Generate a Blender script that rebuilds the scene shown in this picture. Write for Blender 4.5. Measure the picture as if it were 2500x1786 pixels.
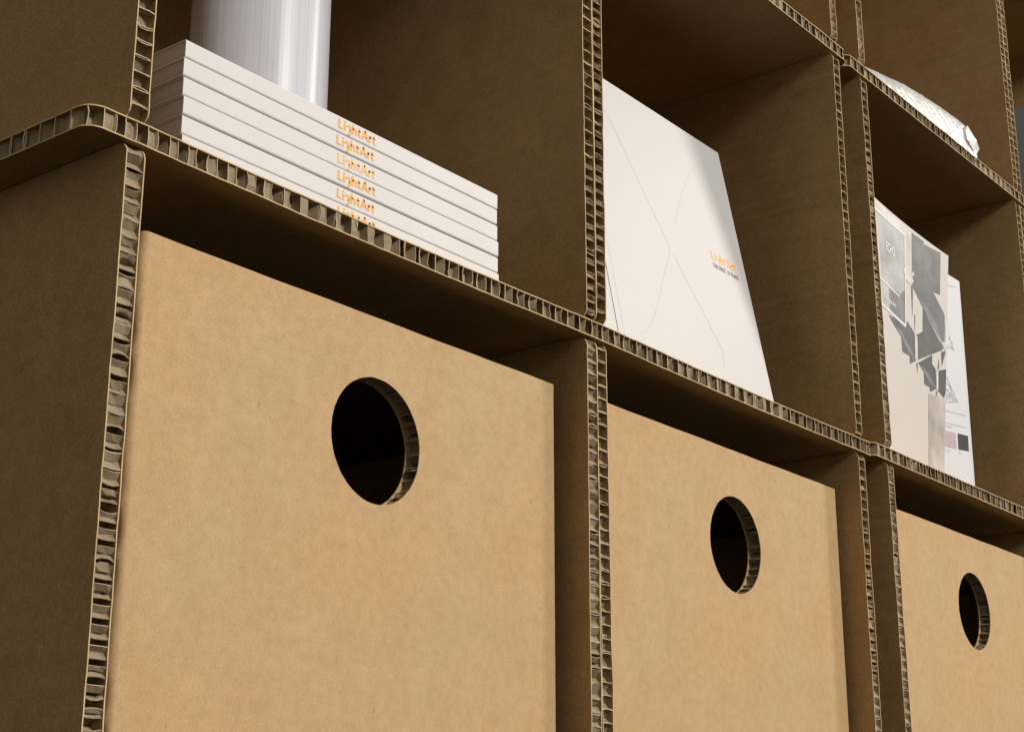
import bpy, bmesh, math, random
from mathutils import Vector, Matrix

for o in list(bpy.data.objects):
    bpy.data.objects.remove(o, do_unlink=True)
scene = bpy.context.scene
COL = scene.collection
rnd = random.Random(7)

# ------------------------------------------------------------------ camera
def setup_camera():
    yaw, pit, rol = math.radians(51.68109), math.radians(17.36644), math.radians(0.06715)
    fw = Vector((math.sin(yaw) * math.cos(pit), math.cos(yaw) * math.cos(pit), math.sin(pit)))
    r0 = Vector((math.cos(yaw), -math.sin(yaw), 0.0))
    u0 = r0.cross(fw)
    rt = r0 * math.cos(rol) + u0 * math.sin(rol)
    up = u0 * math.cos(rol) - r0 * math.sin(rol)
    cd = bpy.data.cameras.new('camera')
    cam = bpy.data.objects.new('camera', cd)
    COL.objects.link(cam)
    cd.sensor_width = 36.0
    cd.sensor_fit = 'HORIZONTAL'
    cd.lens = 3987.88 / 2500.0 * 36.0
    cd.clip_start = 0.02
    cd.clip_end = 200.0
    m = Matrix((rt, up, -fw)).transposed().to_4x4()
    m.translation = Vector((-0.50563, -0.66565, -0.39496))
    cam.matrix_world = m
    scene.camera = cam
setup_camera()

# ------------------------------------------------------------------ light
world = bpy.data.worlds.new('World')
scene.world = world
world.use_nodes = True
bg = world.node_tree.nodes['Background']
# dim room light: pale walls around, a darker floor below
_nt = world.node_tree
_tc = _nt.nodes.new('ShaderNodeTexCoord')
_sp = _nt.nodes.new('ShaderNodeSeparateXYZ')
_rp = _nt.nodes.new('ShaderNodeValToRGB')
_mr = _nt.nodes.new('ShaderNodeMapRange')
_mr.inputs['From Min'].default_value = -1.0
_nt.links.new(_tc.outputs['Generated'], _sp.inputs[0])
_nt.links.new(_sp.outputs['Z'], _mr.inputs['Value'])
_nt.links.new(_mr.outputs[0], _rp.inputs[0])
_el = _rp.color_ramp.elements
_el[0].position, _el[0].color = 0.24, (0.07, 0.058, 0.04, 1)
_el[1].position, _el[1].color = 0.52, (1.0, 0.92, 0.74, 1)
_nt.links.new(_rp.outputs[0], bg.inputs[0])
bg.inputs[1].default_value = 0.30

def area_lamp(name, target, az, el, dist, size, power, col):
    """az: degrees to the right of the shelf normal, el: degrees above the horizon"""
    d = Vector((math.sin(math.radians(az)) * math.cos(math.radians(el)),
                -math.cos(math.radians(az)) * math.cos(math.radians(el)), math.sin(math.radians(el))))
    ld = bpy.data.lights.new(name, 'AREA')
    ld.shape = 'DISK'
    ld.size = size
    ld.energy = power
    ld.color = col
    o = bpy.data.objects.new(name, ld)
    COL.objects.link(o)
    o.location = Vector(target) + d * dist
    o.rotation_euler = (-d).to_track_quat('-Z', 'Y').to_euler()
    return o
area_lamp('ceiling_lamp', (0.7, 0, 0.0), -3, 27, 6.6, 1.7, 345, (1.0, 0.955, 0.89))
area_lamp('track_lamp', (0.6, 0, 0.1), 60, 30, 7.2, 0.8, 240, (1.0, 0.95, 0.88))

scene.view_settings.view_transform = 'Standard'
scene.view_settings.look = 'None'
scene.view_settings.exposure = 0.0
scene.view_settings.gamma = 1.0
scene.view_settings.use_curve_mapping = False
scene.cycles.use_denoising = True
scene.cycles.max_bounces = 8
scene.cycles.diffuse_bounces = 2

# ------------------------------------------------------------------ materials
def new_mat(name):
    m = bpy.data.materials.new(name)
    m.use_nodes = True
    nt = m.node_tree
    b = nt.nodes['Principled BSDF']
    return m, nt, b

def noise(nt, scale, detail=4, rough=0.6, vec=None, stretch=None):
    n = nt.nodes.new('ShaderNodeTexNoise')
    n.inputs['Scale'].default_value = scale
    n.inputs['Detail'].default_value = detail
    n.inputs['Roughness'].default_value = rough
    if vec is None:
        tc = nt.nodes.new('ShaderNodeTexCoord')
        vec = tc.outputs['Object']
    if stretch:
        mp = nt.nodes.new('ShaderNodeMapping')
        mp.inputs['Scale'].default_value = stretch
        nt.links.new(vec, mp.inputs['Vector'])
        vec = mp.outputs[0]
    nt.links.new(vec, n.inputs['Vector'])
    return n

def ramp(nt, src, stops):
    r = nt.nodes.new('ShaderNodeValToRGB')
    el = r.color_ramp.elements
    el[0].position, el[0].color = stops[0][0], (*stops[0][1], 1)
    el[1].position, el[1].color = stops[-1][0], (*stops[-1][1], 1)
    for p, c in stops[1:-1]:
        e = el.new(p)
        e.color = (*c, 1)
    nt.links.new(src, r.inputs[0])
    return r

def mix(nt, a, b, fac, mode='MIX'):
    n = nt.nodes.new('ShaderNodeMixRGB')
    n.blend_type = mode
    for s, v in ((0, fac), (1, a), (2, b)):
        if hasattr(v, 'links') or hasattr(v, 'is_linked'):
            nt.links.new(v, n.inputs[s])
        else:
            n.inputs[s].default_value = v if s == 0 else (*v, 1)
    return n.outputs[0]

def kraft(name, base, blotch=0.07, grain=0.32, bump=0.25, rough=0.85, grow=(1, 1, 1)):
    m, nt, b = new_mat(name)
    dark = tuple(c * (1 - blotch) * k for c, k in zip(base, (1.0, .985, .96)))
    lite = tuple(min(1, c * (1 + blotch)) for c in base)
    n1 = noise(nt, 26, 6, .66)
    c1 = ramp(nt, n1.outputs['Fac'], [(0.32, dark), (0.68, lite)]).outputs[0]
    n2 = noise(nt, 680, 3, .8, stretch=grow)
    g0, g1 = 1 - grain, 1 + grain * .8
    c2 = ramp(nt, n2.outputs['Fac'], [(0.30, (g0, g0, g0)), (0.70, (1, 1, 1))]).outputs[0]
    c = mix(nt, c1, c2, 1.0, 'MULTIPLY')
    n3 = noise(nt, 130, 2, .5)
    c3 = ramp(nt, n3.outputs['Fac'], [(0.30, (0.915, 0.905, 0.89)), (0.62, (1, 1, 1))]).outputs[0]
    c = mix(nt, c, c3, 1.0, 'MULTIPLY')
    n6 = noise(nt, 7, 3, .5)
    c6 = ramp(nt, n6.outputs['Fac'], [(0.36, (1.0, .962, .925)), (0.64, (.972, 1.0, 1.0))]).outputs[0]
    c = mix(nt, c, c6, 1.0, 'MULTIPLY')
    # sparse dark fibre flecks
    n4 = noise(nt, 240, 1, .4, stretch=(1, 1, .45))
    f4 = ramp(nt, n4.outputs['Fac'], [(0.76, (0, 0, 0)), (0.80, (1, 1, 1))]).outputs[0]
    c = mix(nt, c, tuple(x * .62 for x in base), f4)
    nt.links.new(c, b.inputs['Base Color'])
    b.inputs['Roughness'].default_value = rough
    b.inputs['Specular IOR Level'].default_value = 0.22
    bp = nt.nodes.new('ShaderNodeBump')
    bp.inputs['Strength'].default_value = bump
    bp.inputs['Distance'].default_value = 0.0006
    n5 = noise(nt, 300, 4, .65)
    nt.links.new(n5.outputs['Fac'], bp.inputs['Height'])
    # the board is never quite flat: broad shallow waves
    n7 = noise(nt, 11, 2, .5)
    bp2 = nt.nodes.new('ShaderNodeBump')
    bp2.inputs['Strength'].default_value = 0.35
    bp2.inputs['Distance'].default_value = 0.004
    nt.links.new(n7.outputs['Fac'], bp2.inputs['Height'])
    nt.links.new(bp2.outputs[0], bp.inputs['Normal'])
    nt.links.new(bp.outputs[0], b.inputs['Normal'])
    return m

def plain(name, base, rough=0.6, spec=0.3, var=0.04, scale=40):
    m, nt, b = new_mat(name)
    n1 = noise(nt, scale, 3, .6)
    c = ramp(nt, n1.outputs['Fac'], [(0.3, tuple(x * (1 - var) for x in base)),
                                    (0.7, tuple(min(1, x * (1 + var)) for x in base))]).outputs[0]
    nt.links.new(c, b.inputs['Base Color'])
    b.inputs['Roughness'].default_value = rough
    b.inputs['Specular IOR Level'].default_value = spec
    return m

M = {}
M['board'] = kraft('brown_kraft_board', (0.462, 0.300, 0.142), grain=0.42)
M['box'] = kraft('tan_kraft_box', (0.648, 0.447, 0.246), blotch=0.045, grain=0.27, bump=0.12)
M['edge'] = kraft('pale_cut_edge', (0.68, 0.52, 0.31), blotch=0.2, grain=0.2)
M['lid_dark'] = kraft('added_lid_dark', (0.12, 0.10, 0.08))  # made-up dark board, only for the lids added inside the boxes
M['core'] = kraft('grey_brown_core_paper', (0.36, 0.285, 0.195), blotch=0.15, grain=0.15)
M['core_edge'] = kraft('core_paper_cut_edge', (0.78, 0.65, 0.45), blotch=0.15)
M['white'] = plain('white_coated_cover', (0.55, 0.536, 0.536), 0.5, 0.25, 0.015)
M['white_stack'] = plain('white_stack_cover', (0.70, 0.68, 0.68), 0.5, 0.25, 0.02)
M['groove'] = plain('groove_shade', (0.497, 0.484, 0.480), 0.5, 0.2, 0.02)  # for flat strips: the groove's shade is put into this darker white
M['sheet'] = plain('white_paper_sheet', (0.68, 0.68, 0.71), 0.5, 0.3, 0.012)
M['orange'] = plain('orange_ink', (0.86, 0.42, 0.065), 0.5, 0.3, 0.02)
M['orange_pale'] = plain('faded_orange_ink', (0.86, 0.52, 0.20), 0.5, 0.3, 0.02)
M['ink'] = plain('dark_grey_ink', (0.14, 0.13, 0.13), 0.6, 0.2, 0.05)
M['ink_line'] = plain('grey_line_ink', (0.42, 0.42, 0.45), 0.6, 0.2, 0.05)
M['ink_soft'] = plain('pale_grey_ink', (0.58, 0.58, 0.60), 0.6, 0.2, 0.05)
M['white_ink'] = plain('white_print', (0.80, 0.79, 0.77), 0.5, 0.3, 0.01)
M['pink'] = plain('pink_swatch', (0.50, 0.38, 0.44), 0.6, 0.2, 0.12, 400)
M['black'] = plain('charcoal_swatch', (0.055, 0.048, 0.062), 0.6, 0.2, 0.25, 400)
M['blue'] = plain('blue_grey_cloth', (0.215, 0.255, 0.32), 0.7, 0.2, 0.08, 200)

def page_mat():
    m, nt, b = new_mat('page_edges')
    n1 = noise(nt, 1.0, 3, .7, stretch=(6, 6, 3200))
    n2 = noise(nt, 1.0, 2, .5, stretch=(3, 3, 620))
    c1 = ramp(nt, n1.outputs['Fac'], [(0.32, (0.46, 0.46, 0.48)), (0.66, (0.92, 0.92, 0.94))]).outputs[0]
    c2 = ramp(nt, n2.outputs['Fac'], [(0.35, (0.72, 0.71, 0.70)), (0.65, (1, 1, 1))]).outputs[0]
    nt.links.new(mix(nt, c1, c2, 1.0, 'MULTIPLY'), b.inputs['Base Color'])
    b.inputs['Roughness'].default_value = 0.9
    b.inputs['Specular IOR Level'].default_value = 0.1
    return m
M['pages'] = page_mat()

def tube_mat():
    m, nt, b = new_mat('reeded_white_plastic')
    n1 = noise(nt, 1.0, 2, .6, stretch=(700, 700, 2))
    c = ramp(nt, n1.outputs['Fac'], [(0.3, (0.70, 0.69, 0.77)), (0.7, (0.86, 0.85, 0.93))]).outputs[0]
    nt.links.new(c, b.inputs['Base Color'])
    b.inputs['Roughness'].default_value = 0.40
    b.inputs['Specular IOR Level'].default_value = 1.0
    b.inputs['Anisotropic'].default_value = 0.93
    b.inputs['Anisotropic Rotation'].default_value = 0.25
    tg = nt.nodes.new('ShaderNodeTangent')
    tg.direction_type = 'RADIAL'
    tg.axis = 'Z'
    nt.links.new(tg.outputs[0], b.inputs['Tangent'])
    tr = nt.nodes.new('ShaderNodeBsdfTranslucent')
    nt.links.new(c, tr.inputs['Color'])
    mx = nt.nodes.new('ShaderNodeMixShader')
    mx.inputs[0].default_value = 0.22
    nt.links.new(b.outputs[0], mx.inputs[1])
    nt.links.new(tr.outputs[0], mx.inputs[2])
    nt.links.new(mx.outputs[0], nt.nodes['Material Output'].inputs['Surface'])
    return m
M['tube'] = tube_mat()

def wrap_mat():
    m, nt, b = new_mat('frosted_bubble_wrap')
    b.inputs['Base Color'].default_value = (0.72, 0.72, 0.71, 1)
    b.inputs['Roughness'].default_value = 0.38
    b.inputs['Specular IOR Level'].default_value = 0.6
    b.inputs['Subsurface Weight'].default_value = 0.3
    b.inputs['Subsurface Radius'].default_value = (0.01, 0.01, 0.01)
    b.inputs['Subsurface Scale'].default_value = 0.4
    n1 = noise(nt, 95, 4, .7)
    n2 = noise(nt, 1.0, 3, .6, stretch=(60, 200, 200))
    c = ramp(nt, n1.outputs['Fac'], [(0.3, (0.36, 0.354, 0.345)), (0.65, (0.53, 0.52, 0.51))]).outputs[0]
    nt.links.new(c, b.inputs['Base Color'])
    ad = nt.nodes.new('ShaderNodeMath')
    ad.operation = 'ADD'
    nt.links.new(n1.outputs['Fac'], ad.inputs[0])
    nt.links.new(n2.outputs['Fac'], ad.inputs[1])
    bp = nt.nodes.new('ShaderNodeBump')
    bp.inputs['Strength'].default_value = 0.45
    bp.inputs['Distance'].default_value = 0.002
    nt.links.new(ad.outputs[0], bp.inputs['Height'])
    nt.links.new(bp.outputs[0], b.inputs['Normal'])
    return m
M['wrap'] = wrap_mat()

def clear_mat():
    m, nt, b = new_mat('clear_film')
    b.inputs['Base Color'].default_value = (0.85, 0.85, 0.84, 1)
    b.inputs['Roughness'].default_value = 0.18
    b.inputs['Transmission Weight'].default_value = 0.0
    b.inputs['IOR'].default_value = 1.3
    n1 = noise(nt, 60, 3, .6)
    bp = nt.nodes.new('ShaderNodeBump')
    bp.inputs['Strength'].default_value = 0.3
    bp.inputs['Distance'].default_value = 0.002
    nt.links.new(n1.outputs['Fac'], bp.inputs['Height'])
    nt.links.new(bp.outputs[0], b.inputs['Normal'])
    return m
M['film'] = clear_mat()

# ------------------------------------------------------------------ object helpers
def mesh_obj(name, verts, faces, mats, parent=None, fmat=None, smooth=False):
    me = bpy.data.meshes.new(name)
    me.from_pydata([tuple(v) for v in verts], [], faces)
    for m in (mats if isinstance(mats, (list, tuple)) else [mats]):
        me.materials.append(m)
    if fmat:
        for p, i in zip(me.polygons, fmat):
            p.material_index = i
    if smooth:
        for p in me.polygons:
            p.use_smooth = True
    me.update()
    o = bpy.data.objects.new(name, me)
    COL.objects.link(o)
    if parent:
        o.parent = parent
        o.matrix_parent_inverse = Matrix.Identity(4)
    return o

def thing(name, label, cat, loc=(0, 0, 0), rot=(0, 0, 0), group=None):
    o = bpy.data.objects.new(name, None)
    COL.objects.link(o)
    o.empty_display_size = 0.02
    o.location = loc
    o.rotation_euler = rot
    o['label'] = label
    o['category'] = cat
    if group:
        o['group'] = group
    return o

def box_geo(x0, x1, y0, y1, z0, z1):
    v = [(x0, y0, z0), (x1, y0, z0), (x1, y1, z0), (x0, y1, z0), (x0, y0, z1), (x1, y0, z1), (x1, y1, z1), (x0, y1, z1)]
    f = [(0, 3, 2, 1), (4, 5, 6, 7), (0, 1, 5, 4), (1, 2, 6, 5), (2, 3, 7, 6), (3, 0, 4, 7)]
    return v, f

# ------------------------------------------------------------------ honeycomb board
T = 0.0130          # board thickness
LN = 0.0008         # liner paper
D_SH = 0.360        # depth of the shelving
PIT = 0.0147        # honeycomb period along the cut
FL = 0.0054         # flat of a cell wall
HH = 0.0066         # distance between two ribbons

def clip_runs(poly, inside):
    runs, cur = [], []
    for i, p in enumerate(poly):
        pin = inside(p[0], p[1])
        if i:
            q = poly[i - 1]
            qin = inside(q[0], q[1])
            if pin != qin:
                lo, hi = (q, p) if qin else (p, q)   # lo inside
                f0, f1 = 0.0, 1.0
                for _ in range(12):
                    f = (f0 + f1) / 2
                    if inside(lo[0] + (hi[0] - lo[0]) * f, lo[1] + (hi[1] - lo[1]) * f):
                        f0 = f
                    else:
                        f1 = f
                c = tuple(lo[k] + (hi[k] - lo[k]) * f0 for k in range(4))
                cur.append(c)
                if qin:
                    if len(cur) > 1:
                        runs.append(cur)
                    cur = []
        if pin:
            cur.append(p)
    if len(cur) > 1:
        runs.append(cur)
    return runs

def honeycomb(name, parent, inside, a0, a1, d0, d1, to3, seed, ang=0.8, across=False, jit=0.0007, bow=0.0008,
              pit=PIT, fl=FL, hh=HH):
    """expanded paper honeycomb, cut by the outline. across: the glued ribbons run into the depth"""
    r = random.Random(seed)
    ca, sa = math.cos(math.radians(ang)), math.sin(math.radians(ang))
    verts, faces = [], []
    am, dm = (a0 + a1) / 2, (d0 + d1) / 2
    la_, ld_ = (a1 - a0) / 2, (d1 - d0) / 2
    R, E = (ld_, la_) if across else (la_, ld_)          # half extents along / across the ribbons
    R, E = R + E * abs(sa) + pit, E + R * abs(sa) + hh
    ph, eph = r.random() * pit, r.random() * hh
    LV = 4
    nk, n = int(2 * E / hh) + 2, int(2 * R / pit) + 2
    drift = 0.0
    for k in range(nk):
        drift += r.gauss(0, hh * .05)
        ek = -E + eph + k * hh + drift * .5
        poly = []
        off = ph + (pit / 2 if k % 2 else 0) + r.gauss(0, pit * .02)
        for i in range(n):
            b = -R + i * pit + off - pit
            for (da, dd) in ((0, .5), (fl, .5), (pit / 2, -.5), (pit / 2 + fl, -.5)):
                crush = 2.2 if r.random() < .07 else 1.0
                lr = b + da + r.uniform(-jit, jit) * crush
                le = ek + dd * (hh - 0.0005) + r.uniform(-jit, jit) * .6 * crush
                x, y = (le, lr) if across else (lr, le)
                poly.append((am + x * ca - y * sa, dm + x * sa + y * ca, r.gauss(0, bow) * crush, r.gauss(0, bow) * crush))
        for run in clip_runs(poly, inside):
            base = len(verts)
            for p in run:
                e1, e2 = r.gauss(0, .00028), r.gauss(0, .00028)
                for l in range(LV):
                    t = l / (LV - 1)
                    w = math.sin(math.pi * t)
                    j = (e1 if l == 1 else e2 if l == 2 else 0)
                    dd_ = p[1] + p[3] * w + j
                    verts.append(to3(p[0] + p[2] * w, max(dd_, d0 + .0002), LN * .6 + (T - LN * 1.2) * t))
            for i in range(len(run) - 1):
                for l in range(LV - 1):
                    q = base + i * LV + l
                    faces.append((q, q + LV, q + LV + 1, q + 1))
    o = mesh_obj(name, verts, faces, [M['core'], M['core_edge']], parent)
    md = o.modifiers.new('paper', 'SOLIDIFY')
    md.thickness = 0.0005
    md.offset = 0
    md.material_offset_rim = 1
    return o

def front_d(a, a0, a1, r0, r1):
    if a < a0 + r0:
        u = r0 - (a - a0)
        return r0 - math.sqrt(max(r0 * r0 - u * u, 0))
    if a > a1 - r1:
        u = r1 - (a1 - a)
        return r1 - math.sqrt(max(r1 * r1 - u * u, 0))
    return 0.0

def avals(a0, a1, r0, r1, step=0.006):
    out = []
    for i in range(9):
        out.append(a0 + r0 * (1 - math.cos(i / 8 * math.pi / 2)))
    n = max(2, int((a1 - r1 - a0 - r0) / step))
    for i in range(1, n):
        out.append(a0 + r0 + (a1 - r1 - a0 - r0) * i / n)
    for i in range(9):
        out.append(a1 - r1 * (1 - math.sin(i / 8 * math.pi / 2)))
    return out

def board(name, parent, a0, a1, r0, r1, to3, seed, core_side=False, label=None, depth=D_SH, core_ang=0.8, across=False):
    """a sheet of honeycomb cardboard: two liner papers (this mesh) and the core (child)"""
    r = random.Random(seed)
    av = avals(a0, a1, r0, r1)
    verts, faces, fm = [], [], []
    for t0 in (0.0, T - LN):
        b = len(verts)
        w = 0.0
        for i, a in enumerate(av):
            df = front_d(a, a0, a1, r0, r1)
            w = .6 * w + r.gauss(0, .00013)
            df = max(df + w, -.0004)
            tw = r.gauss(0, .00006)
            verts += [to3(a, df, t0 + tw), to3(a, df, t0 + LN + tw), to3(a, depth, t0), to3(a, depth, t0 + LN)]
        n = len(av)
        for i in range(n - 1):
            p, q = b + 4 * i, b + 4 * (i + 1)
            faces += [(p, p + 2, q + 2, q), (p + 1, q + 1, q + 3, p + 3), (p, q, q + 1, p + 1), (p + 2, p + 3, q + 3, q + 2)]
            fm += [0, 0, 1, 1]
        p, q = b, b + 4 * (n - 1)
        faces += [(p, p + 1, p + 3, p + 2), (q, q + 2, q + 3, q + 1)]
        fm += [1, 1]
    o = mesh_obj(name, verts, faces, [M['board'], M['edge']], parent, fm)
    if label:
        o['label'] = label
    def inside(a, d):
        if a <= a0 + .0003 or a >= a1 - .0003:
            return False
        return front_d(a, a0, a1, r0, r1) + .0005 < d < depth
    if core_side:
        def ins(a, d):
            return inside(a, d) and (d < .032 or a < a0 + .032) and d < .13
        honeycomb('honeycomb_core', o, ins, a0, a1, 0.0, .13, to3, seed + 1, core_ang)
    else:
        def ins(a, d):
            return inside(a, d) and d < .032
        if across:
            honeycomb('honeycomb_core', o, ins, a0, a1, 0.0, .032, to3, seed + 1, core_ang, True, pit=.0158, fl=.0046, hh=.0049)
        else:
            honeycomb('honeycomb_core', o, ins, a0, a1, 0.0, .032, to3, seed + 1, core_ang)
    return o

# measured positions (metres): uprights and shelf levels
X1L, X1R = 0.0, 0.013
X2L, X2M, X2R = 0.4252, 0.43835, 0.4512
X3L, X3R = 0.8590, 0.8722
X4L, X4R = 0.9240, 0.9368
X5L, X5M, X5R = 1.3392, 1.3522, 1.3656
X6L, X6R = 1.7735, 1.7865
XLA, XEA = -0.0261, 0.8945
XLB, XEB = 0.8965, 1.8125
PZ = 0.4166
YB = 0.0015         # the second unit stands a touch further back

def sag(x, spans, amt):
    for a, b in spans:
        if a < x < b:
            return -amt * math.sin(math.pi * (x - a) / (b - a)) ** 1.0
    return 0.0

def unit(name, label, xs, x_ends, zoffs, y0, spans, seed, rounded):
    u = thing(name, label, 'shelving', (x_ends[0], y0, -PZ))
    ox, oz = x_ends[0], -PZ
    zt = [-PZ + zoffs[0], 0.0 + zoffs[1], PZ + zoffs[2], 2 * PZ + zoffs[3]]   # tops of the shelves
    for i, z in enumerate(zt):
        amt = (0.0, 0.0014, 0.0009, 0.0)[i]
        def to3(a, d, t, z=z, amt=amt):
            return (a - ox, d, z - T + t + sag(a, spans, amt) - oz)
        board('shelf_board', u, x_ends[0], x_ends[1], rounded, rounded, to3, seed + 10 * i, core_side=(i == 1),
              core_ang=(0.5, -0.75, 0.9, 0.4)[i])
    s = seed + 100
    for i in range(3):
        zb, ztop = zt[i] + .0006, zt[i + 1] - T - .0006
        for j, (xl, tag) in enumerate(xs):
            def to3(a, d, t, xl=xl, h=(zb + ztop) / 2, i=i, j=j):
                # cut board never stands quite straight
                lean = 0.0009 * math.sin(2.3 * j + 1.7 * i) * (a - h) / .2 if j else 0.0
                return (xl + t - ox + lean, d, a - oz)
            s += 7
            board('upright_panel', u, zb, ztop, .0075, .0075, to3, s, core_ang=random.Random(s).uniform(-.9, .9), across=True)
    v, f = box_geo(x_ends[0] + .02 - ox, x_ends[1] - .02 - ox, D_SH + .001, D_SH + T, -T, 3 * PZ)
    mesh_obj('back_panel', v, f, [M['board']], u)
    return u

unit_a = unit('cardboard_shelving_unit', 'brown honeycomb cardboard shelving unit on the left holding the book stack and the largest box',
              [(X1L, ''), (X2L, ''), (X2M + .0001, ''), (X3L, '')], (XLA, XEA), (0, 0, 0, 0), 0.0,
              [(X1R, X2L), (X2R, X3L)], 1000, 0.011)
unit_b = unit('cardboard_shelving_unit', 'brown honeycomb cardboard shelving unit on the right holding the brochures and the wrapped parcel',
              [(X4L, ''), (X5L, ''), (X5M + .0001, ''), (X6L, '')], (XLB, XEB), (0.002, 0.0036, 0.0008, 0.0), YB,
              [], 5000, 0.008)
for u in (unit_a, unit_b):
    u['group'] = 'cardboard shelving units'

# ------------------------------------------------------------------ storage boxes with a round hand hole
def circle(cx, cz, r, n=72):
    return [(cx + r * math.cos(2 * math.pi * i / n), cz + r * math.sin(2 * math.pi * i / n)) for i in range(n)]

def holed_sheet(bm, outer, hole, y, th, mi_face=0, mi_edge=1):
    def loop(pts):
        vs = [bm.verts.new((p[0], y, p[1])) for p in pts]
        return [bm.edges.new((vs[i], vs[(i + 1) % len(vs)])) for i in range(len(vs))]
    eds = loop(outer) + loop(hole)
    r = bmesh.ops.triangle_fill(bm, edges=eds, use_beauty=True)
    fs = [g for g in r['geom'] if isinstance(g, bmesh.types.BMFace)]
    ex = bmesh.ops.extrude_face_region(bm, geom=fs)
    nv = [g for g in ex['geom'] if isinstance(g, bmesh.types.BMVert)]
    bmesh.ops.translate(bm, verts=nv, vec=(0, th, 0))
    return fs

def storage_box(label, xl, xr, zb, zt, yb, hx, hz, hr, seed, depth=0.32):
    r = random.Random(seed)
    u = thing('storage_box', label, 'box', ((xl + xr) / 2, yb, zb), group='cardboard storage boxes')
    ox, oy, oz = (xl + xr) / 2, yb, zb
    w, h = (xr - xl) / 2, zt - zb
    R = 0.0045
    n = 104
    zs = [h * i / n for i in range(n + 1)]
    top = lambda x: h + .00012 * math.sin(x * 37 + seed) + .0001 * math.sin(x * 91)
    nx = 60
    xs_ = [-w + R + (2 * w - 2 * R) * i / nx for i in range(nx + 1)]
    outer = [(x, 0) for x in xs_] + [(w - R, z) for z in zs[1:-1]] + [(x, top(x)) for x in reversed(xs_)] + [(-w + R, z) for z in reversed(zs[1:-1])]
    hole = [(x + r.gauss(0, .00008), z + r.gauss(0, .00008)) for x, z in circle(hx - ox, hz - oz, hr)]
    bm = bmesh.new()
    holed_sheet(bm, outer, hole, 0.0, LN)
    holed_sheet(bm, outer, hole, T - LN, LN)
    # folded vertical edges: the paper bulges over each honeycomb cell
    for sgn in (-1, 1):
        rows = []
        ph = r.random() * PIT
        for z in zs:
            row = []
            k = abs(math.sin(math.pi * (z + ph) / (PIT * 1.9)))
            amp = .0016 * (k ** .6) * (0.6 + .4 * math.sin(z * 61 + seed)) if sgn < 0 else .0006 * k
            for j in range(7):
                a = j / 6 * math.pi / 2
                b = amp * math.sin(a) ** 1.5
                x = sgn * (w - R + (R - b) * math.sin(a))
                y = R * (1 - math.cos(a)) + b * .3 * math.sin(a)
                row.append(bm.verts.new((x, y, z if z < h else top(x))))
            rows.append(row)
        for i in range(n):
            for j in range(6):
                q = (rows[i][j], rows[i][j + 1], rows[i + 1][j + 1], rows[i + 1][j])
                f = bm.faces.new(q if sgn > 0 else q[::-1])
                f.smooth = True
    me = bpy.data.meshes.new('front_panel')
    bm.normal_update()
    bm.to_mesh(me)
    bm.free()
    me.materials.append(M['box'])
    fp = bpy.data.objects.new('front_panel', me)
    COL.objects.link(fp)
    fp.parent = u
    cx, cz = hx - ox, hz - oz
    def ins(a, d):
        q = math.hypot(a - cx, d - cz)
        return hr + .0005 < q < hr + .024
    o = honeycomb('honeycomb_core', fp, ins, cx - .07, cx + .07, cz - .07, cz + .07,
                  lambda a, d, t: (a, t, d), seed + 3, ang=r.uniform(-8, 8), pit=.0158, fl=.0046, hh=.0049)
    for sgn in (-1, 1):
        x0, x1 = (-w + .0012, -w + T) if sgn < 0 else (w - T, w - .0012)
        v, f = box_geo(x0, x1, R + .0004, depth, 0.0, h)
        mesh_obj('side_panel', v, f, [M['box']], u)
    v, f = box_geo(-w + T + .0002, w - T - .0002, depth - T, depth - .0005, 0.0, h)
    mesh_obj('back_panel', v, f, [M['box']], u)
    v, f = box_geo(-w + T + .0002, w - T - .0002, T + .0005, depth - T - .0005, 0.0005, T)
    mesh_obj('base_panel', v, f, [M['box']], u)
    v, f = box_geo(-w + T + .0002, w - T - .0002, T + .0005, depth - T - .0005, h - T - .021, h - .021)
    mesh_obj('added_lid', v, f, [M['lid_dark']], u)  # added unseen lid, dark to blacken the hand hole and the gap above
    return u

storage_box('largest tan cardboard box with round hand hole, under the flat stack of white books',
            0.0285, 0.4102, -PZ + .0003, -0.0526, 0.0172, 0.2214, -0.1334, 0.0407, 34)
storage_box('tan cardboard box with round hand hole, in the cell below the leaning white book',
            0.4680, 0.8505, -PZ + .0003, -0.0497, 0.0200, 0.6630, -0.1308, 0.0407, 22)
storage_box('tan cardboard box with round hand hole, cut off by the picture edge',
            0.9530, 1.3310, -PZ + .0023, -0.0447, 0.0225, 1.1575, -0.1251, 0.0407, 23)

# ------------------------------------------------------------------ lettering
def text_polys(body, bold=0.0):
    cu = bpy.data.curves.new('t', 'FONT')
    cu.body = body
    cu.size = 1.0
    cu.offset = bold
    cu.resolution_u = 3
    o = bpy.data.objects.new('t', cu)
    COL.objects.link(o)
    dg = bpy.context.evaluated_depsgraph_get()
    dg.update()
    ev = o.evaluated_get(dg)
    me = ev.to_mesh()
    vs = [tuple(v.co) for v in me.vertices]
    fs = [tuple(p.vertices) for p in me.polygons]
    ev.to_mesh_clear()
    bpy.data.objects.remove(o, do_unlink=True)
    bpy.data.curves.remove(cu)
    return vs, fs

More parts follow.
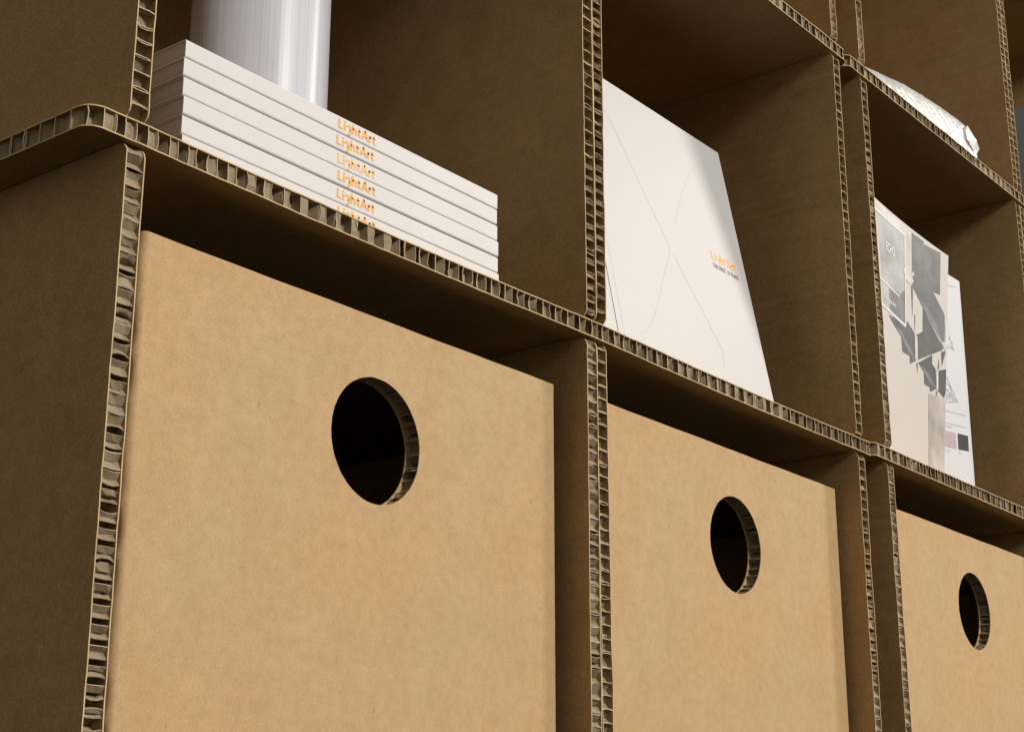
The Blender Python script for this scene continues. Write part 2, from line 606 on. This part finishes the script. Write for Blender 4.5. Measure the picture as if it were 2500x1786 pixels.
def logo_polys():
    """the wordmark, drawn stroke by stroke: L i, a g with open bowls that hangs below the line, h t A r t"""
    hw = .079
    vs, fs = [], []
    def stroke(pts, x, w=hw):
        pts = list(pts)
        def ext(p, q):
            l = math.hypot(p[0] - q[0], p[1] - q[1])
            return (p[0] + (p[0] - q[0]) / l * w * .1, p[1] + (p[1] - q[1]) / l * w * .1)
        b = len(vs)
        n = len(pts)
        for i, p in enumerate(pts):
            q0, q1 = pts[max(i - 1, 0)], pts[min(i + 1, n - 1)]
            dx, dy = q1[0] - q0[0], q1[1] - q0[1]
            l = math.hypot(dx, dy) or 1
            vs.append((x + p[0] - dy / l * w, p[1] + dx / l * w, 0))
            vs.append((x + p[0] + dy / l * w, p[1] - dx / l * w, 0))
        for i in range(n - 1):
            fs.append((b + 2 * i, b + 2 * i + 1, b + 2 * i + 3, b + 2 * i + 2))
    def arc(cx, cy, rx, ry, a0, a1, n=10):
        return [(cx + rx * math.cos(math.radians(a0 + (a1 - a0) * i / n)), cy + ry * math.sin(math.radians(a0 + (a1 - a0) * i / n))) for i in range(n + 1)]
    x = 0.0
    stroke([(.06, .72), (.06, 0)], x); stroke([(.122, .055), (.38, .055)], x, .055)
    x += .47
    stroke([(.06, .50), (.06, 0)], x); stroke([(.06, .72), (.06, .60)], x)
    x += .20
    stroke(arc(.20, .32, .17, .155, 170, -70, 14), x)
    stroke(arc(.17, .01, .20, .155, 80, -75, 10) + [(.20, -.26)], x)
    x += .50
    stroke([(.06, .74), (.06, 0)], x)
    stroke(arc(.205, .30, .145, .145, 160, 0, 8) + [(.35, 0)], x)
    x += .49
    stroke([(.12, .66), (.12, .16)] + arc(.23, .16, .11, .105, 180, 280, 6), x); stroke([(.0, .45), (.27, .45)], x, .05)
    x += .33
    stroke([(.05, 0), (.30, .72)], x); stroke([(.30, .72), (.55, 0)], x); stroke([(.17, .20), (.43, .20)], x, .05)
    x += .65
    stroke([(.06, .50), (.06, 0)], x); stroke(arc(.22, .27, .16, .18, 170, 85, 6), x)
    x += .30
    stroke([(.12, .66), (.12, .16)] + arc(.23, .16, .11, .105, 180, 280, 6), x); stroke([(.0, .45), (.27, .45)], x, .05)
    return vs, fs

LOGO = logo_polys()

def fit_text(polys, x0, w, ybase, cap, f3, cap_em=None):
    """stretch flat letters to width w and cap height cap, then lay them on a surface through f3(x, y)"""
    vs, fs = polys
    mx0 = min(v[0] for v in vs)
    mx1 = max(v[0] for v in vs)
    top = cap_em or max(v[1] for v in vs)
    sx, sy = w / (mx1 - mx0), cap / top
    return [f3(x0 + (v[0] - mx0) * sx, ybase + v[1] * sy) for v in vs], fs

# ------------------------------------------------------------------ books
BW, BL_, BT = 0.253, 0.290, 0.0119     # cover width, spine length, thickness

def book_parts(u, to3, seed, BT=BT, cover='white'):
    """softcover book. local: l along the spine, q from the spine to the fore edge, k through the thickness"""
    r = random.Random(seed)
    CT = min(0.0009, BT * .25)
    # cover: U-shaped sheet round the spine with softly rounded spine edges
    prof = []
    rr = min(0.0014, BT * .42)
    prof.append((BW, 0.0))
    prof.append((.010, 0.0))
    prof.append((.0085, .00016))
    prof.append((.007, 0.0))
    for i in range(6):
        a = math.pi / 2 * i / 5
        prof.append((rr - rr * math.sin(a), rr - rr * math.cos(a)))
    for i in range(6):
        a = math.pi / 2 * i / 5
        prof.append((rr - rr * math.cos(a), BT - rr + rr * math.sin(a)))
    prof.append((.007, BT))
    prof.append((.0085, BT - .00016))
    prof.append((.010, BT))
    prof.append((BW, BT))
    inner = []
    for q, k in prof:
        inner.append((max(q, CT), min(max(k, CT), BT - CT)))
    verts, faces = [], []
    n = len(prof)
    for l in (0.0, BL_):
        verts += [to3(l, q, k) for q, k in prof]
        verts += [to3(l, q, k) for q, k in inner]
    N = 2 * n
    for i in range(n - 1):
        faces.append((i, N + i, N + i + 1, i + 1))
        faces.append((n + i, n + i + 1, N + n + i + 1, N + n + i))
        faces.append((i, i + 1, n + i + 1, n + i))
        faces.append((N + i, N + n + i, N + n + i + 1, N + i + 1))
    faces.append((0, n, N + n, N))
    faces.append((n - 1, N + n - 1, N + 2 * n - 1, 2 * n - 1))
    c = mesh_obj('cover', verts, faces, [M[cover]], u)
    # page block
    g = .0006
    v = [to3(l, q, k) for l in (g, BL_ - g) for q in (CT + .0002, BW - g) for k in (CT + .0001, BT - CT - .0001)]
    f = [(0, 1, 3, 2), (4, 6, 7, 5), (0, 4, 5, 1), (2, 3, 7, 6), (0, 2, 6, 4), (1, 5, 7, 3)]
    mesh_obj('page_block', v, f, [M['pages']], u)
    return c

# flat stack of six, spines to the front
BK = 0.0130
xoff = [0.0016, 0.0010, 0.0006, 0.0001, -0.0007, 0.0]
order = ['bottom', 'second', 'third', 'fourth', 'fifth', 'top']
labels = ['bottom white softcover book of the flat stack, half hidden by the shelf edge',
          'white softcover book second from the bottom of the flat stack',
          'white softcover book third from the bottom of the flat stack',
          'white softcover book with the palest orange lettering on its spine, in the flat stack',
          'white softcover book just under the topmost one of the flat stack',
          'topmost white softcover book of the flat stack, right under the ribbed tube']
for i in range(6):
    z0 = i * (BT + .00012)
    x0 = 0.0462 + xoff[i]
    y0 = BK + (0, .0004, -.0003, .0003, 0, .0002)[i]
    u = thing('book', labels[i], 'book', (x0, y0, z0), group='flat stack of white books')
    def to3(l, q, k):
        return (l, q, k)
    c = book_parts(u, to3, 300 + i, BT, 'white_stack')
    tx = 0.1735 - 0.0462 + (0.0002, 0, 0, .0003, -.0007, 0)[i]
    vs, fs = fit_text(LOGO, tx, 0.0348, 0.0032, 0.0066, lambda a, b: (a, -.00015, b), 0.72)
    mesh_obj('spine_lettering', vs, fs, [M['orange_pale'] if i == 3 else M['orange']], u)

# leaning book with the embossed cover, and its twin behind
TH, PH = 0.1815, 0.0094
LBT = 0.0003       # the leaning ones are thin
def leaning(label, back, xsh):
    u = thing('book', label, 'book', (0, 0, 0), group='leaning white books')
    uu = Vector((math.cos(PH), math.sin(PH), 0))
    nn = Vector((-math.sin(PH), math.cos(PH), 0))
    vv = Vector((0, 0, math.cos(TH))) + nn * math.sin(TH)
    kk = nn * math.cos(TH) - Vector((0, 0, math.sin(TH)))      # into the book
    off = nn * back + uu * xsh
    org = Vector((0.5226, 0.0336, 0.0)) + off
    lift = max(0.0, BT * math.sin(TH))
    u.matrix_world = Matrix((uu, kk, vv)).transposed().to_4x4()
    u.location = org + Vector((0, 0, 0.0))
    def to3(l, q, k):
        return (q, k, l)
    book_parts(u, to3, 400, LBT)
    return u
lb = leaning('thin white book leaning back in the middle cell, crossing lines embossed on its cover', 0.0, 0.0)
leaning('thin white book behind the embossed one, only a pale strip showing at its left', LBT / math.cos(TH) + .0002, -0.034)

def ribbon(pts, hw, f3):
    vs, fs = [], []
    for i, p in enumerate(pts):
        q0, q1 = pts[max(i - 1, 0)], pts[min(i + 1, len(pts) - 1)]
        dx, dy = q1[0] - q0[0], q1[1] - q0[1]
        l = math.hypot(dx, dy) or 1
        vs += [f3(p[0] - dy / l * hw, p[1] + dx / l * hw), f3(p[0] + dy / l * hw, p[1] - dx / l * hw)]
    for i in range(len(pts) - 1):
        fs.append((2 * i, 2 * i + 1, 2 * i + 3, 2 * i + 2))
    return vs, fs

def smooth_pts(pts, n=6):
    out = []
    for i in range(len(pts) - 1):
        p0, p1, p2, p3 = pts[max(i - 1, 0)], pts[i], pts[i + 1], pts[min(i + 2, len(pts) - 1)]
        for j in range(n):
            t = j / n
            out.append(tuple(.5 * (2 * p1[k] + (p2[k] - p0[k]) * t + (2 * p0[k] - 5 * p1[k] + 4 * p2[k] - p3[k]) * t * t
                             + (3 * p1[k] - p0[k] - 3 * p2[k] + p3[k]) * t ** 3) for k in (0, 1)))
    out.append(pts[-1])
    return out

cov = lambda s, t: (s, -.00009, t)
cov_ink = lambda s, t: (s, -.00014, t)
EMB = [
    [(0.06, 1.0), (0.1862, 0.8708), (0.2762, 0.7394), (0.352, 0.622), (0.4135, 0.5332), (0.4524, 0.4761)],
    [(0.4524, 0.4761), (0.4301, 0.4357), (0.3639, 0.3502), (0.2915, 0.2453), (0.2246, 0.1643), (0.1849, 0.1302), (0.1458, 0.1086)],
    [(0.8324, 0.9094), (0.7544, 0.8566), (0.6858, 0.7892), (0.6120, 0.7020), (0.5695, 0.6426), (0.5227, 0.5741)],
    [(0.4724, 0.4567), (0.5196, 0.3877), (0.5938, 0.298), (0.6462, 0.2283), (0.6758, 0.189), (0.6805, 0.1593), (0.6703, 0.1212)],
]
for l in EMB:
    vs, fs = ribbon(smooth_pts([(s * BW, min(t, .998) * BL_) for s, t in l]), .00027, cov)
    mesh_obj('embossed_line', vs, fs, [M['groove']], lb)
vs, fs = fit_text(LOGO, .755 * BW, .175 * BW, .5215 * BL_, .0088, cov_ink, 0.72)
mesh_obj('cover_lettering', vs, fs, [M['orange']], lb)
vs, fs = fit_text(text_polys('THE FIRST 10 YEARS', .012), .7515 * BW, .183 * BW, .4925 * BL_, .0046, cov_ink)
mesh_obj('cover_lettering', vs, fs, [M['ink']], lb)

# ------------------------------------------------------------------ reeded tube
def tube(loc, R, H):
    u = thing('plastic_tube', 'tall ribbed white plastic tube standing on the stack of white books', 'tube', loc)
    n = 400
    verts, faces = [], []
    r = random.Random(5)
    amp = [0.00002 * r.uniform(.4, 1.2) for _ in range(n)]
    for (z, inn) in ((0, 0), (H, 0), (H, 1), (0.001, 1)):
        for i in range(n):
            a = 2 * math.pi * i / n
            rad = (R + (amp[i] if i % 2 else -amp[i])) if not inn else R - .0022
            verts.append((rad * math.cos(a), rad * math.sin(a), z))
    for b in range(3):
        for i in range(n):
            j = (i + 1) % n
            faces.append((b * n + i, b * n + j, (b + 1) * n + j, (b + 1) * n + i))
    o = mesh_obj('tube_wall', verts, faces, [M['tube']], u, smooth=True)
    me = o.data
    for i, p in enumerate(me.polygons):
        if n <= i < 2 * n:
            p.use_smooth = False
    vs = [(math.cos(2 * math.pi * i / 64) * (R - .0024), math.sin(2 * math.pi * i / 64) * (R - .0024), .0012) for i in range(64)]
    mesh_obj('tube_base', vs, [tuple(range(64))], [M['tube']], u)
    return u
tube((0.226, 0.15, 6 * (BT + .00012) + .0003), 0.051, 0.315)

# ------------------------------------------------------------------ brochure and sheet in the right cell
ECHO = {'header': ((0.8, 0.78, 0.77), [(0.059, 1.002), (0.264, 0.994), (0.47, 0.988), (0.472, 0.949), (0.433, 0.951), (0.249, 0.96), (0.071, 0.96)]), 'box': ((0.6, 0.6, 0.6), [(0.077, 0.96), (0.249, 0.958), (0.433, 0.951), (0.455, 0.582), (0.315, 0.595), (0.173, 0.603), (0.133, 0.768)]), 'boxlight': ((0.7, 0.68, 0.66), [(0.157, 0.776), (0.282, 0.78), (0.229, 0.706), (0.237, 0.616), (0.217, 0.611), (0.212, 0.706)]), 'boxlow': ((0.42, 0.42, 0.43), [(0.335, 0.697), (0.39, 0.696), (0.447, 0.73), (0.455, 0.586), (0.254, 0.601), (0.24, 0.695)]), 'strip': ((0.8, 0.74, 0.69), [(0.473, 0.985), (0.524, 0.984), (0.522, 0.772), (0.491, 0.765)]), 'blade_a': ((0.335, 0.335, 0.34), [(0.524, 0.985), (0.676, 0.986), (0.684, 0.975), (0.898, 0.989), (0.901, 0.809), (0.811, 0.802), (0.96, 0.74), (0.966, 0.723), (0.97, 0.608), (0.886, 0.633), (0.675, 0.708), (0.54, 0.766)]), 'glint_a': ((0.47, 0.45, 0.5), [(0.578, 0.753), (0.691, 0.732), (0.85, 0.681), (0.961, 0.608), (0.881, 0.635), (0.686, 0.706)]), 'blade_b': ((0.26, 0.25, 0.28), [(0.238, 0.581), (0.343, 0.587), (0.461, 0.582), (0.477, 0.61), (0.575, 0.58), (0.589, 0.498), (0.597, 0.471), (0.52, 0.446), (0.514, 0.476), (0.421, 0.473), (0.404, 0.528), (0.311, 0.554)]), 'glint_b': ((0.42, 0.4, 0.45), [(0.317, 0.556), (0.395, 0.552), (0.52, 0.51), (0.589, 0.478), (0.496, 0.49), (0.438, 0.517)]), 'blade_c': ((0.25, 0.26, 0.25), [(0.678, 0.707), (0.682, 0.61), (0.596, 0.576), (0.621, 0.56), (0.624, 0.482), (0.933, 0.582), (0.958, 0.599), (0.868, 0.629)]), 'blade_d': ((0.21, 0.21, 0.225), [(0.628, 0.471), (0.809, 0.539), (0.81, 0.502), (0.855, 0.489), (0.872, 0.411), (0.79, 0.383), (0.782, 0.4), (0.711, 0.401), (0.701, 0.446)]), 'glint_d': ((0.36, 0.35, 0.4), [(0.635, 0.47), (0.673, 0.467), (0.775, 0.452), (0.865, 0.412), (0.782, 0.422), (0.699, 0.449)]), 'blade_e': ((0.17, 0.17, 0.18), [(0.89, 0.489), (0.996, 0.515), (0.993, 0.417), (0.976, 0.39), (0.894, 0.408)]), 'spike_a': ((0.25, 0.22, 0.27), [(0.928, 0.575), (0.988, 0.589), (0.937, 0.516)]), 'spike_b': ((0.3, 0.29, 0.3), [(0.897, 0.542), (0.904, 0.504), (0.881, 0.487)]), 'spike_c': ((0.36, 0.35, 0.36), [(0.602, 0.465), (0.625, 0.468), (0.62, 0.424)]), 'spike_d': ((0.3, 0.29, 0.31), [(0.866, 0.401), (0.886, 0.405), (0.873, 0.37)]), 'spike_e': ((0.36, 0.36, 0.37), [(0.522, 0.765), (0.55, 0.768), (0.545, 0.637)]), 'spike_f': ((0.36, 0.36, 0.37), [(0.57, 0.653), (0.582, 0.655), (0.58, 0.574)]), 'shadow_stripe': ((0.66, 0.6, 0.56), [(0.768, 0.372), (0.988, 0.394), (1.011, 0.063), (0.787, 0.06)]), 'rod_a': ((0.9, 0.86, 0.78), [(0.578, 0.569), (0.613, 0.576), (0.616, 0.482), (0.589, 0.479)]), 'rod_b': ((0.9, 0.86, 0.78), [(0.862, 0.489), (0.893, 0.495), (0.894, 0.411), (0.873, 0.409)]), 'rod_c': ((0.9, 0.88, 0.84), [(0.973, 0.699), (1.005, 0.705), (1.002, 0.628), (0.98, 0.624)]), 'hub_a': ((0.8, 0.75, 0.71), [(0.42, 0.808), (0.486, 0.84), (0.531, 0.836), (0.529, 0.817), (0.556, 0.829), (0.563, 0.816), (0.534, 0.802), (0.559, 0.787), (0.524, 0.77), (0.484, 0.765), (0.449, 0.776)]), 'hub_b': ((0.78, 0.75, 0.72), [(0.927, 0.613), (0.969, 0.626), (1.002, 0.629), (1.006, 0.609), (0.974, 0.591), (0.945, 0.6)])}  # the stripe at lower right is a shadow, put in as a darker tone
FR = [(0.073, 0.958), (0.433, 0.95), (0.458, 0.583), (0.174, 0.603), (0.168, 0.698), (0.374, 0.684)]
TX = [(0.188, 0.863), (0.197, 0.828), (0.307, 0.861), (0.306, 0.824), (0.242, 0.644), (0.242, 0.627), (0.327, 0.644), (0.328, 0.625)]
SH2 = {'star': [(0.812, 0.717), (0.826, 0.695), (0.863, 0.667), (0.777, 0.669), (0.85, 0.691), (0.804, 0.707)], 'star2': [(0.762, 0.653), (0.822, 0.675), (0.863, 0.667)], 'lat1': [(0.735, 0.529), (0.858, 0.442), (0.701, 0.413), (0.735, 0.529)], 'lat2': [(0.717, 0.476), (0.768, 0.459), (0.858, 0.442)], 'lat3': [(0.718, 0.452), (0.806, 0.44), (0.771, 0.503)], 'lat4': [(0.701, 0.413), (0.768, 0.459), (0.796, 0.479)], 'lat5': [(0.768, 0.459), (0.753, 0.422), (0.806, 0.44), (0.817, 0.433)], 'lat6': [(0.729, 0.503), (0.792, 0.488), (0.722, 0.469)], 'lat7': [(0.714, 0.435), (0.768, 0.459), (0.818, 0.466)], 'head': [(0.848, 0.95), (0.957, 0.962)], 'txt1': [(0.696, 0.379), (0.819, 0.389), (0.944, 0.399)], 'rule': [(0.678, 0.324), (0.957, 0.348)], 'lab0': [(0.675, 0.31), (0.761, 0.319)], 'lab1': [(0.665, 0.208), (0.713, 0.212)], 'lab2': [(0.824, 0.222), (0.861, 0.225)], 'pink': [(0.653, 0.288), (0.799, 0.3), (0.799, 0.234), (0.638, 0.221)], 'dark': [(0.826, 0.303), (0.955, 0.313), (0.952, 0.247), (0.821, 0.235)]}

def q3(a, b, c, s):
    return a * (1 - s) * (1 - 2 * s) + b * 4 * s * (1 - s) + c * s * (2 * s - 1)
ZS = 0.0042
def S_echo(s, t):
    tx, ty = q3(.954, 1.063, 1.1699, s), q3(.0128, .0210, .0238, s)
    bx, by = q3(.945, 1.053, 1.159, s), q3(.031, .0405, .047, s)
    return (bx * (1 - t) + tx * t, by * (1 - t) + ty * t + YB * 0, ZS + (.282 - ZS) * t)
def S_sheet(s, t):
    return (1.044 + .216 * s + .0018 * (1 - t), .053 - .003 * t + .0012 * math.sin(math.pi * s), ZS + .279 * t)

def paper(name, label, S, th, mat, cat, group=None, nx=24, nz=8):
    o0 = S(.5, 0)
    u = thing(name, label, cat, o0, group=group)
    verts, faces = [], []
    for d in (0, th):
        for j in range(nz + 1):
            for i in range(nx + 1):
                p = S(i / nx, j / nz)
                verts.append((p[0] - o0[0], p[1] - o0[1] + d, p[2] - o0[2]))
    N = (nx + 1) * (nz + 1)
    for j in range(nz):
        for i in range(nx):
            a = j * (nx + 1) + i
            faces.append((a, a + 1, a + nx + 2, a + nx + 1))
            faces.append((N + a, N + a + nx + 1, N + a + nx + 2, N + a + 1))
    for i in range(nx):
        faces.append((i, N + i, N + i + 1, i + 1))
        a = nz * (nx + 1) + i
        faces.append((a, a + 1, N + a + 1, N + a))
    for j in range(nz):
        a = j * (nx + 1)
        faces.append((a, a + nx + 1, N + a + nx + 1, N + a))
        a = j * (nx + 1) + nx
        faces.append((a, N + a, N + a + nx + 1, a + nx + 1))
    mesh_obj('paper_sheet', verts, faces, [mat], u, smooth=False)
    def f3(s, t, off=.0002):
        p = S(s, t)
        return (p[0] - o0[0], p[1] - o0[1] - off, p[2] - o0[2])
    return u, f3

def clampp(p):
    return (min(max(p[0], .004), .996), min(max(p[1], .004), .997))

def print_poly(u, f3, pts, mat, off, name='printed_shape'):
    bm = bmesh.new()
    pts = [clampp(p) for p in pts]
    vs = [bm.verts.new((p[0], p[1], 0)) for p in pts]
    f = bm.faces.new(vs)
    bmesh.ops.triangulate(bm, faces=[f])
    bmesh.ops.subdivide_edges(bm, edges=bm.edges[:], cuts=3, use_grid_fill=True)
    bmesh.ops.triangulate(bm, faces=bm.faces[:])
    bm.verts.ensure_lookup_table()
    bm.verts.index_update()
    vv = [f3(v.co.x, v.co.y, off) for v in bm.verts]
    ff = [tuple(v.index for v in q.verts) for q in bm.faces]
    bm.free()
    return mesh_obj(name, vv, ff, [mat], u)

bro, fb = paper('brochure', 'grey and white brochure with angular lamp picture and white framed title', S_echo, .0012,
                plain('brochure_stock', (0.69, 0.64, 0.615), .4, .35, .015), 'brochure')
for k, (key, (colr, pts)) in enumerate(ECHO.items()):
    nm = 'ink_' + key
    print_poly(bro, fb, pts, plain(nm, tuple(c * (.60 if max(colr) < .55 else .80) for c in colr), .45, .3, .30, 22), .0001 + .000012 * k)
def frame_line(p, q, hw, off=.00042):
    n = 12
    pts = [(p[0] + (q[0] - p[0]) * i / n, p[1] + (q[1] - p[1]) * i / n) for i in range(n + 1)]
    asp = .2159 / .2794
    pts2 = [(a, b / asp) for a, b in pts]
    vs, fs = ribbon(pts2, hw, lambda a, b: fb(min(max(a, .004), .996), b * asp, off))
    mesh_obj('frame_line', vs, fs, [M['white_ink']], bro)
frame_line((.03, FR[0][1]), FR[1], .0075)
frame_line(FR[1], FR[2], .0065)
frame_line(FR[2], (.03, .612), .0075)
frame_line((.10, .702), FR[5], .005)
def broch_text(body, x0, w, yb, cap, bold, polys=None, ce=None):
    vs, fs = fit_text(polys or text_polys(body, bold), x0, w, yb, cap, lambda a, b: fb(a, b, .00046), ce)
    mesh_obj('brochure_lettering', vs, fs, [M['white_ink']], bro)
broch_text('ECHO', .190, .117, .828, .0365, .03)
broch_text('', .200, .128, .628, .017, 0, LOGO, .72)

sh, fs2 = paper('printed_sheet', 'white sheet with pink and dark swatches behind the grey brochure', S_sheet, .0006, M['sheet'], 'sheet')
ASP = .216 / .279
def sheet_line(pts, hw, mat, nm='printed_line'):
    pts2 = [(a, b / ASP) for a, b in pts]
    vs, fs = ribbon(pts2, hw, lambda a, b: fs2(a, b * ASP, .0003))
    mesh_obj(nm, vs, fs, [mat], sh)
for key, pts in SH2.items():
    if key == 'pink':
        print_poly(sh, fs2, pts, M['pink'], .0003, 'colour_swatch')
    elif key == 'dark':
        print_poly(sh, fs2, pts, M['black'], .0003, 'colour_swatch')
    elif key.startswith('lat') or key.startswith('star'):
        sheet_line(pts, .0026, M['ink_line'])
    elif key in ('txt1', 'lab0', 'lab1', 'lab2'):
        sheet_line(pts, .0050, M['ink_soft'], 'caption_line')
    else:
        sheet_line(pts, .0024, M['ink_soft'])

# ------------------------------------------------------------------ wrapped parcel on the upper shelf
def parcel():
    zs = PZ + .0008
    u = thing('wrapped_parcel', 'bubble wrapped white parcel lying on the upper right shelf', 'parcel', (1.10, 0.02 + YB, zs + .0002))
    prof = [(.935, .006), (.955, .0165), (.9769, .0244), (1.0777, .0438), (1.1321, .0502), (1.1742, .0538), (1.2117, .0564), (1.2460, .0572), (1.2570, .0550), (1.2610, .0450)]
    sect = [(.005, 0), (.0075, .30), (.011, .60), (.0152, .84), (.020, 1.0), (.030, 1.10), (.055, 1.16), (.085, 1.12), (.115, .92), (.130, .6), (.136, .25), (.134, 0), (.09, 0), (.04, 0)]
    def htop(x):
        for (xa, ha), (xb, hb) in zip(prof, prof[1:]):
            if xa <= x <= xb:
                t = (x - xa) / (xb - xa)
                return ha + (hb - ha) * t
        return prof[-1][1]
    nx, na = 90, 40
    verts, faces = [], []
    r = random.Random(11)
    for i in range(nx + 1):
        x = prof[0][0] + (prof[-1][0] - prof[0][0]) * i / nx
        H = htop(x)
        ends = min(1.0, (i + 1) / 6.0) ** .5
        for j in range(na):
            fj = j / na * len(sect)
            k0 = int(fj)
            t = fj - k0
            p0, p1 = sect[k0 % len(sect)], sect[(k0 + 1) % len(sect)]
            py = p0[0] + (p1[0] - p0[0]) * t
            pz = H * (p0[1] + (p1[1] - p0[1]) * t)
            a = 2 * math.pi * j / na
            wob = .0009 * math.sin(x * 190 + 3 * a) * math.sin(x * 77 + 5 * a) + r.gauss(0, .00025)
            x_ = x - .024 * max(0.0, (i / nx - .86) / .14) * (1 - min(1.0, pz / H)) ** 1.2
            verts.append((x_ - 1.10, py - .02 + wob, max(pz * ends + wob * .6 * (pz > .002), 0.0002)))
    for i in range(nx):
        for j in range(na):
            k = (j + 1) % na
            faces.append((i * na + j, i * na + k, (i + 1) * na + k, (i + 1) * na + j))
    faces.append(tuple(range(na - 1, -1, -1)))
    faces.append(tuple(nx * na + j for j in range(na)))
    mesh_obj('bubble_wrap', verts, faces, [M['wrap']], u, smooth=True)
    # folded film tab at the right end
    P = [(1.2309, .010, .0470), (1.2463, .010, .0355), (1.2542, .010, .0374), (1.2627, .010, .0278), (1.2532, .010, .0183),
         (1.2329, .006, .0142), (1.2180, .006, .0230), (1.2200, .008, .0370), (1.2400, .004, .0290)]
    vs = [(p[0] - 1.10, p[1] - .02, p[2]) for p in P] + [(p[0] - 1.10, p[1] - .02 + .004, p[2] - .0006) for p in P]
    f = [(0, 7, 8), (0, 8, 1), (8, 7, 6), (8, 6, 5), (8, 5, 4), (8, 4, 3), (8, 3, 2), (8, 2, 1)]
    f += [tuple(9 + i for i in reversed(q)) for q in f]
    rim = [0, 1, 2, 3, 4, 5, 6, 7]
    for i in range(len(rim)):
        a, b = rim[i], rim[(i + 1) % len(rim)]
        f.append((b, a, a + 9, b + 9))
    mesh_obj('folded_film', vs, f, [M['film']], u)
parcel()

# ------------------------------------------------------------------ blue-grey folder in the far right cell
def folder():
    zs = PZ + .0008
    x0, y0 = 1.48, .022
    u = thing('folder', 'blue-grey folder standing in the far right cell at the picture edge', 'folder', (x0, y0 + YB, zs + .0003))
    Hf, Df, Wf = .1755, .22, .035
    for nm, (a, b) in (('cover', (0, .002)), ('cover', (Wf - .002, Wf))):
        v, f = box_geo(a, b, .002, Df, 0, Hf)
        mesh_obj(nm, v, f, [M['blue']], u)
    v, f = box_geo(0, Wf, 0, .0018, 0, Hf)
    mesh_obj('spine', v, f, [M['blue']], u)
    v, f = box_geo(.0022, Wf - .0022, .0022, Df - .004, .002, Hf - .004)
    mesh_obj('page_block', v, f, [M['pages']], u)
folder()
